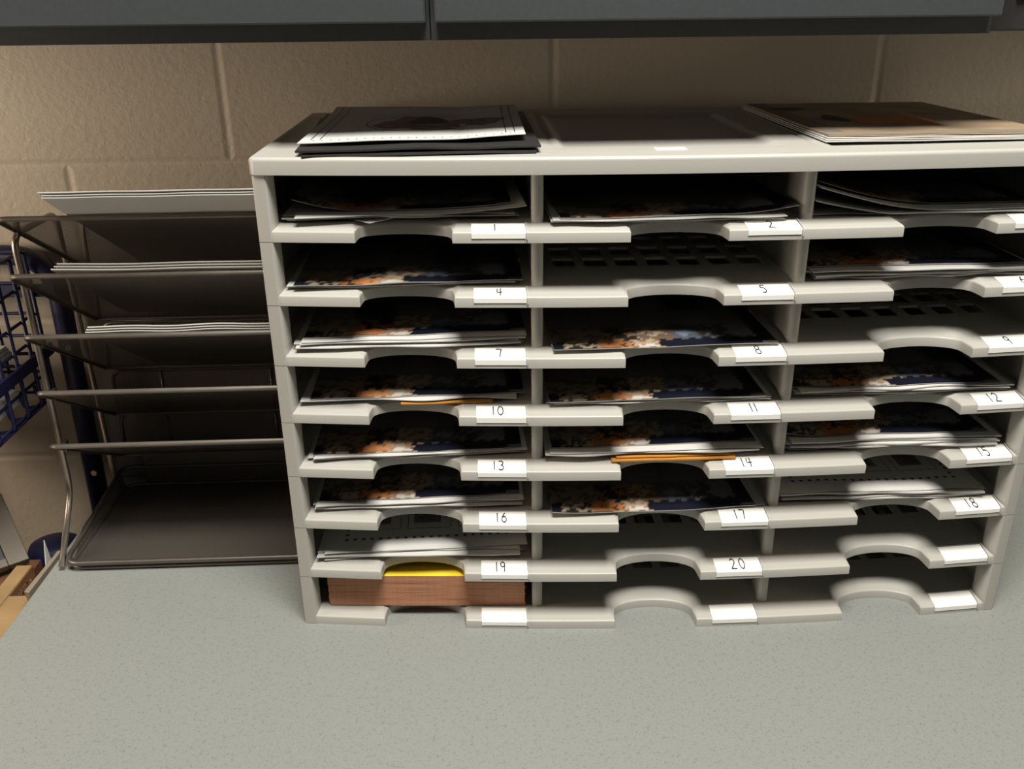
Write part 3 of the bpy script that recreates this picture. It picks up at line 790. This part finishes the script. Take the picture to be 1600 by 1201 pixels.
RIMZ = [.4150, .3540, .2860, .2200, .1540]; BCKZ = [.3110, .2430, .1750, .1080, .0460]
for i in range(5):
    yf, zf, yb_, zb = .163, RIMZ[i], .352, BCKZ[i]; xl, xr = XL + .006, XR - .006
    mb = MB()
    # rolled front rim, side bars and back bar
    fr = [(xl, yb_, zb), (xl, yf + .006, zf - .003), (xl + .006, yf, zf), (xr - .006, yf, zf), (xr, yf + .006, zf - .003), (xr, yb_, zb)]
    mb.tube(fillet(fr, .006, 3), .0026, 8, closed=True, flat=(.0022, .0030))
    for x in (xl + .0005, xr - .0005):
        mb.box(x - .002, x + .002, .199, .207, zf - .021 - .004, zf - .012); 
    tray = tb(mb, 'tray', M['rim'], tower, smooth=True)
    uvquad('mesh_floor', [(xl, yf + .001, zf - .001), (xr, yf + .001, zf - .001), (xr, yb_, zb), (xl, yb_, zb)], tray)
    # upright mesh back with rounded frame
    y2, z2 = .358, zb + .060; mb = MB()
    R_ = [(xl + .004, yb_, zb), (xl + .004, y2, z2), (xr - .004, y2, z2), (xr - .004, yb_, zb)]
    mb.tube(fillet(R_, .014, 6), .0024, 8); mb.tube([(xl + .068, yb_, zb), (xl + .068, y2, z2)], .0018, 6); mb.tube([(xr - .068, yb_, zb), (xr - .068, y2, z2)], .0018, 6)
    tb(mb, 'back_frame', M['rim'], tray, smooth='full')
    uvquad('mesh_back', [(xl + .007, yb_, zb), (xr - .007, yb_, zb), (xr - .007, y2, z2 - .002), (xl + .007, y2, z2 - .002)], tray)
# bottom tray flat on the counter
mb = MB(); xl, xr = XL + .006, XR - .003; yf, yb_ = .140, .345
loop = [(xl + .02, yf, .006), (xr - .02, yf, .006)]
def rrect(x0, x1, y0, y1, r, z, zb=None, n=6):
    P = []; 
    for cx_, cy_, a0 in ((x1 - r, y1 - r, 0), (x0 + r, y1 - r, 90), (x0 + r, y0 + r, 180), (x1 - r, y0 + r, 270)):
        for k in range(n + 1):
            a = math.radians(a0 + 90 * k / n); yy = cy_ + r * math.sin(a); t = (yy - y0) / (y1 - y0)
            P.append((cx_ + r * math.cos(a), yy, z if zb is None else z + (zb - z) * min(1, t * 4) if False else z + ((zb or z) - z) * min(1, max(0, (t - .04) * 3))))
    return P
mb.tube(rrect(xl, xr, yf, yb_, .016, .0115, .030), .0032, 8, closed=True)
mb.tube(rrect(xl + .003, xr - .003, yf + .003, yb_ - .003, .014, .0042), .0028, 8, closed=True)
bt = tb(mb, 'tray', M['rim'], tower, smooth='full')
uvquad('mesh_floor', [(xl + .004, yf + .004, .0045), (xr - .004, yf + .004, .0045), (xr - .004, yb_ - .004, .0045), (xl + .004, yb_ - .004, .0045)], bt)
uvquad('mesh_side', [(xl + .002, yf + .02, .0045), (xl + .002, yb_ - .01, .0045), (xl + .0003, yb_ - .012, .029), (xl + .0003, yf + .06, .026)], bt)
uvquad('mesh_side', [(xr - .002, yf + .02, .0045), (xr - .002, yb_ - .01, .0045), (xr - .0003, yb_ - .012, .029), (xr - .0003, yf + .06, .026)], bt)
uvquad('mesh_back', [(xl + .03, yb_ - .002, .0045), (xr - .03, yb_ - .002, .0045), (xr - .03, yb_, .052), (xl + .03, yb_, .052)], bt)
mb = MB(); mb.tube(fillet([(xl + .03, yb_, .006), (xl + .03, yb_ + .002, .056), (xr - .03, yb_ + .002, .056), (xr - .03, yb_, .006)], .014, 6), .0022, 8)
tb(mb, 'back_frame', M['rim'], bt, smooth='full')

# papers on the sloping trays
def tray_sheet(i, lift, x0, x1, over, length, th, seed, amp, label, group):
    yf, zf, yb_, zb = .163, RIMZ[i] + .0036, .352, BCKZ[i] + .0036; L_ = math.hypot(yb_ - yf, zf - zb); dy, dz = (yb_ - yf) / L_, (zb - zf) / L_
    nA = noise1(seed); mb = MB(); nx, ny = 30, 10
    def pos(u, v, d):
        s = -over + length * v; w_ = amp * (nA(u) + 1) * (1 - v); return (x0 + (x1 - x0) * u, yf + dy * s - dz * (lift + d + w_), zf + dz * s + dy * (lift + d + w_))
    v = [pos(a / nx, b / ny, th) for a in range(nx + 1) for b in range(ny + 1)]; off = len(v); v += [pos(a / nx, b / ny, 0) for a in range(nx + 1) for b in range(ny + 1)]; n = ny + 1
    q = [(a * n + b, (a + 1) * n + b, (a + 1) * n + b + 1, a * n + b + 1) for a in range(nx) for b in range(ny)]; f = q + [tuple(off + k for k in reversed(g)) for g in q]
    for a in range(nx): f.append((a * n, off + a * n, off + (a + 1) * n, (a + 1) * n)); f.append((a * n + ny, (a + 1) * n + ny, off + (a + 1) * n + ny, off + a * n + ny))
    for b in range(ny): f.append((b, b + 1, off + b + 1, off + b)); c = nx * n; f.append((c + b, off + c + b, off + c + b + 1, c + b + 1))
    mb.add(v, f); o = mb.build('paper_sheet', M['paper'], loc=pos(.5, .5, 0)); tag(o, label, 'paper', group)
g1 = 'white sheets sticking out of the top mesh tray'
tray_sheet(0, 0, -.226, -.014, .052, .262, .0010, 41, .0006, 'lowest white sheet sticking out over the rim of the top mesh tray', g1)
tray_sheet(0, .0022, -.2255, -.014, .053, .262, .0010, 41, .0006, 'middle white sheet sticking out over the rim of the top mesh tray', g1)
tray_sheet(0, .0044, -.228, -.014, .055, .262, .0012, 41, .0006, 'topmost white sheet sticking out over the rim of the top mesh tray', g1)
for i, (nm, x0, ov) in enumerate((('second mesh tray', -.252, .004), ('third mesh tray', -.232, -.002))):
    g = 'white sheets in the ' + nm
    for j, w in enumerate(('lowest', 'middle', 'topmost')):
        tray_sheet(i + 1, .0024 * j, x0 + .004 * j * (1 if i == 0 else .5), -.018, ov + .002 * j, .205, .0013, 50 + i * 5, .0009, '%s white sheet of the pile in the %s from the top' % (w, nm), g)

# ------------------------------------------------------------------ blue wire stand and clutter beyond the counter's left end
mb = MB(); mb.box(-.95, -.327, -.55, WY - .002, -.165, -.14); mb.box(-.94, -.90, -.5, -.46, -.9, -.165); mb.box(-.37, -.33, -.5, -.46, -.9, -.165)
mb.box(-.94, -.90, .33, .37, -.9, -.165); mb.box(-.37, -.33, .33, .37, -.9, -.165)
tag(mb.build('side_table', M['dark_table']), 'dark low side table beyond the left end of the counter', 'table')

BL = (-.46, .34, -.1395)
stand = empty('wire_rack_stand', BL); tag(stand, 'navy blue tubular stand with wire basket behind the mesh tray tower', 'rack')
def bb(mb, name, mats, parent=None, **k): return mb.build(name, mats, parent or stand, fn=lambda x, y, z: (x - BL[0], y - BL[1], z - BL[2]), **k)
mb = MB(); y = .366
mb.tube(fillet([(-.352, y, -.128), (-.345, y, .326), (-.56, y, .326), (-.56, y, -.128)], .060, 10), .013, 12, flat=(.0125, .0155))
bb(mb, 'upright_frame', M['blue'], smooth='full')
for xx, zz in ((-.345, .205), (-.347, .02)):
    mb = MB(); mb.tube([(xx + .004, y - .0135, zz), (xx + .004, y - .0175, zz)], .004, 10); bb(mb, 'screw', M['screw'], smooth=True)
mb = MB(); n = 20
for xc in (-.402,):
    prof = [(.0, -.066), (.022, -.067), (.033, -.072), (.038, -.083), (.040, -.138)]; v = []; f = []
    for r, z in prof:
        for k in range(n): a = 2 * math.pi * k / n; v.append((xc + r * math.cos(a), .318 + r * .9 * math.sin(a), z))
    for i in range(len(prof) - 1):
        for k in range(n): f.append((i * n + k, (i + 1) * n + k, (i + 1) * n + (k + 1) % n, i * n + (k + 1) % n))
    mb.add(v, f)
bb(mb, 'domed_foot', M['blue'], smooth='full')
# basket
bx0, bx1, by0, by1 = -.62, -.372, .120, .345; bz0, bz1 = .140, .335
mb = MB(); wr = .0022
ZB = [.335, .300, .262, .232]
for z in (.335, .295, .255, .225):
    mb.tube([(bx0, by0, z), (bx1, by0, z), (bx1, by1, z), (bx0, by1, z)], wr, 6, closed=True)
for z in (.175, .145):
    mb.tube([(bx0, by0, z), (bx1, by0, z), (bx1, by1, z), (bx0, by1, z)], wr, 6, closed=True)
for k in range(7):
    y_ = by0 + (by1 - by0) * k / 6
    mb.tube(fillet([(bx1 + .003, y_, .335), (bx1 + .003, y_, .142), (bx1 - .02, y_, .138), (bx1 - .022, y_, .155)], .008, 4), wr + .0006, 6)
for k in range(6):
    x_ = bx0 + (bx1 - bx0) * k / 5
    mb.tube([(x_, by1, .335), (x_, by1, .14), (x_, by0, .14), (x_, by0, .335)], wr, 6)
for k in range(6):
    y_ = by0 + (by1 - by0) * k / 5; mb.tube([(bx0, y_, .200), (bx1, y_, .200)], wr, 6)
bk = bb(mb, 'wire_basket', M['blue'], smooth='full')
mb = MB(); mb.box(bx1 + .0055, bx1 + .0095, by0, by1 + .01, .196, .212); bb(mb, 'side_band', M['blue'], bk, bevel=.0015)
mb = MB(); mb.box(bx0, bx1 + .03, by1 + .003, by1 + .0055, .275, .292); bb(mb, 'back_band', M['blue'], bk, bevel=.0008)
for i, (z, n_) in enumerate(((.2035, 4), (.1435, 4))):
    for j in range(n_):
        o = quad_sheet('paper_sheet', [(-.60, .128 + .003 * j), (-.399 - .002 * j, .130), (-.400, .325 - .004 * j), (-.60, .325)], z + j * .0052, .0040, M['paper'], 60 + i * 5 + j, .0006, nx=14, ny=10)
        tag(o, '%s booklet of the white pile %s the blue wire basket' % (['lowest', 'second lowest', 'second highest', 'topmost'][j], ['on the shelf of', 'in the bottom of'][i]), 'paper', 'white booklets in the blue wire basket')

# wooden tray and framed board at the far left
wt = empty('wooden_tray', (-.42, .0, -.1395)); tag(wt, 'pale wooden tray at the left edge beyond the counter', 'tray')
def wb(mb, name, mats, **k): return mb.build(name, mats, wt, fn=lambda x, y, z: (x + .42, y, z + .1395), **k)
mb = MB(); mb.box(-.60, -.3345, -.25, .202, -.139, -.0605); mb.box(-.60, -.394, .2021, .262, -.139, -.0605); wb(mb, 'body', M['redwood'], bevel=.001)
mb = MB(); mb.box(-.393, -.3735, -.25, .203, -.0600, -.030); wb(mb, 'top_rail', M['wood'], bevel=.0012)
mb = MB(); mb.box(-.3732, -.3345, -.25, .139, -.0600, -.0302); wb(mb, 'top_board', M['wood'], bevel=.0012)
mb = MB(); mb.box(-.3733, -.3725, .1395, .2025, -.0598, -.0315); red = wb(mb, 'stained_side', M['redwood'])
mb = MB(); rr = random.Random(5)
for i in range(6):
    y_ = .147 + i * .0078
    for q in range(4):
        a, b = rr.uniform(0, .004), rr.uniform(0, .007); mb.box(-.37255, -.3722, y_ + a, y_ + a + .0022, -.049 + b, -.049 + b + .0035)
wb(mb, 'faded_stamp', M['brown_print'])
mb = MB(); mb.box(-.44, -.376, .02, .125, -.0296, -.029)
tag(mb.build('paper_sheet', M['label']), 'small white paper lying on the pale wooden rail at the far left edge', 'paper')
P0, P1 = Vector((-.3985, .242, -.0525)), Vector((-.452, .310, .002))
d1 = (P1 - P0).normalized(); d2 = Vector((-d1.y, d1.x, 0)).normalized(); d3 = d1.cross(d2)
fb = empty('framed_board', P0); tag(fb, 'cream framed board leaning behind the wooden tray at the far left', 'frame')
def fbb(a0, a1, b0, b1, c0, c1, name, mt):
    mb = MB(); mb.box(a0, a1, b0, b1, c0, c1); return mb.build(name, mt, fb, bevel=.0012, fn=lambda x, y, z: tuple(d2 * x + d1 * y + d3 * z))
sg = 1 if d3.y < 0 else -1
zz = (0, .012) if sg > 0 else (-.012, 0)
HB = (P1 - P0).length + .006
fbb(0, .024, .0, HB, *zz, 'frame_stile', M['white_frame']); fbb(.0243, .20, HB - .026, HB, *zz, 'frame_rail', M['white_frame'])
fbb(.0243, .20, .0, .012, *zz, 'frame_rail', M['white_frame'])
fbb(.0246, .20, .0124, HB - .0264, zz[0] + .003, zz[1] - .005, 'picture_pane', M['glass_grey'])
mb = MB()
mb.add([(-.3265, .130, -.139), (-.3262, .190, -.139), (-.3262, .190, -.002), (-.3275, .103, -.002), (-.3330, .130, -.139), (-.3305, .190, -.139), (-.3305, .190, -.002), (-.3340, .106, -.002)],
       [(0, 1, 2, 3), (5, 4, 7, 6), (3, 2, 6, 7), (0, 3, 7, 4), (1, 5, 6, 2), (0, 4, 5, 1)])
tag(mb.build('card_divider', M['beige_card']), 'beige card standing upright against the left edge of the counter', 'card')
mb = MB(); mb.add([(-.345, .145, -.139), (-.345, .215, -.139), (-.347, .196, .010), (-.3465, .145, -.139), (-.3465, .215, -.139), (-.348, .196, .010)], [(0, 1, 2), (4, 3, 5), (0, 2, 5, 3), (1, 4, 5, 2), (0, 3, 4, 1)])
tag(mb.build('paper_sheet', M['paper']), 'pointed corner of a white sheet standing beside the counter\'s left edge', 'paper')
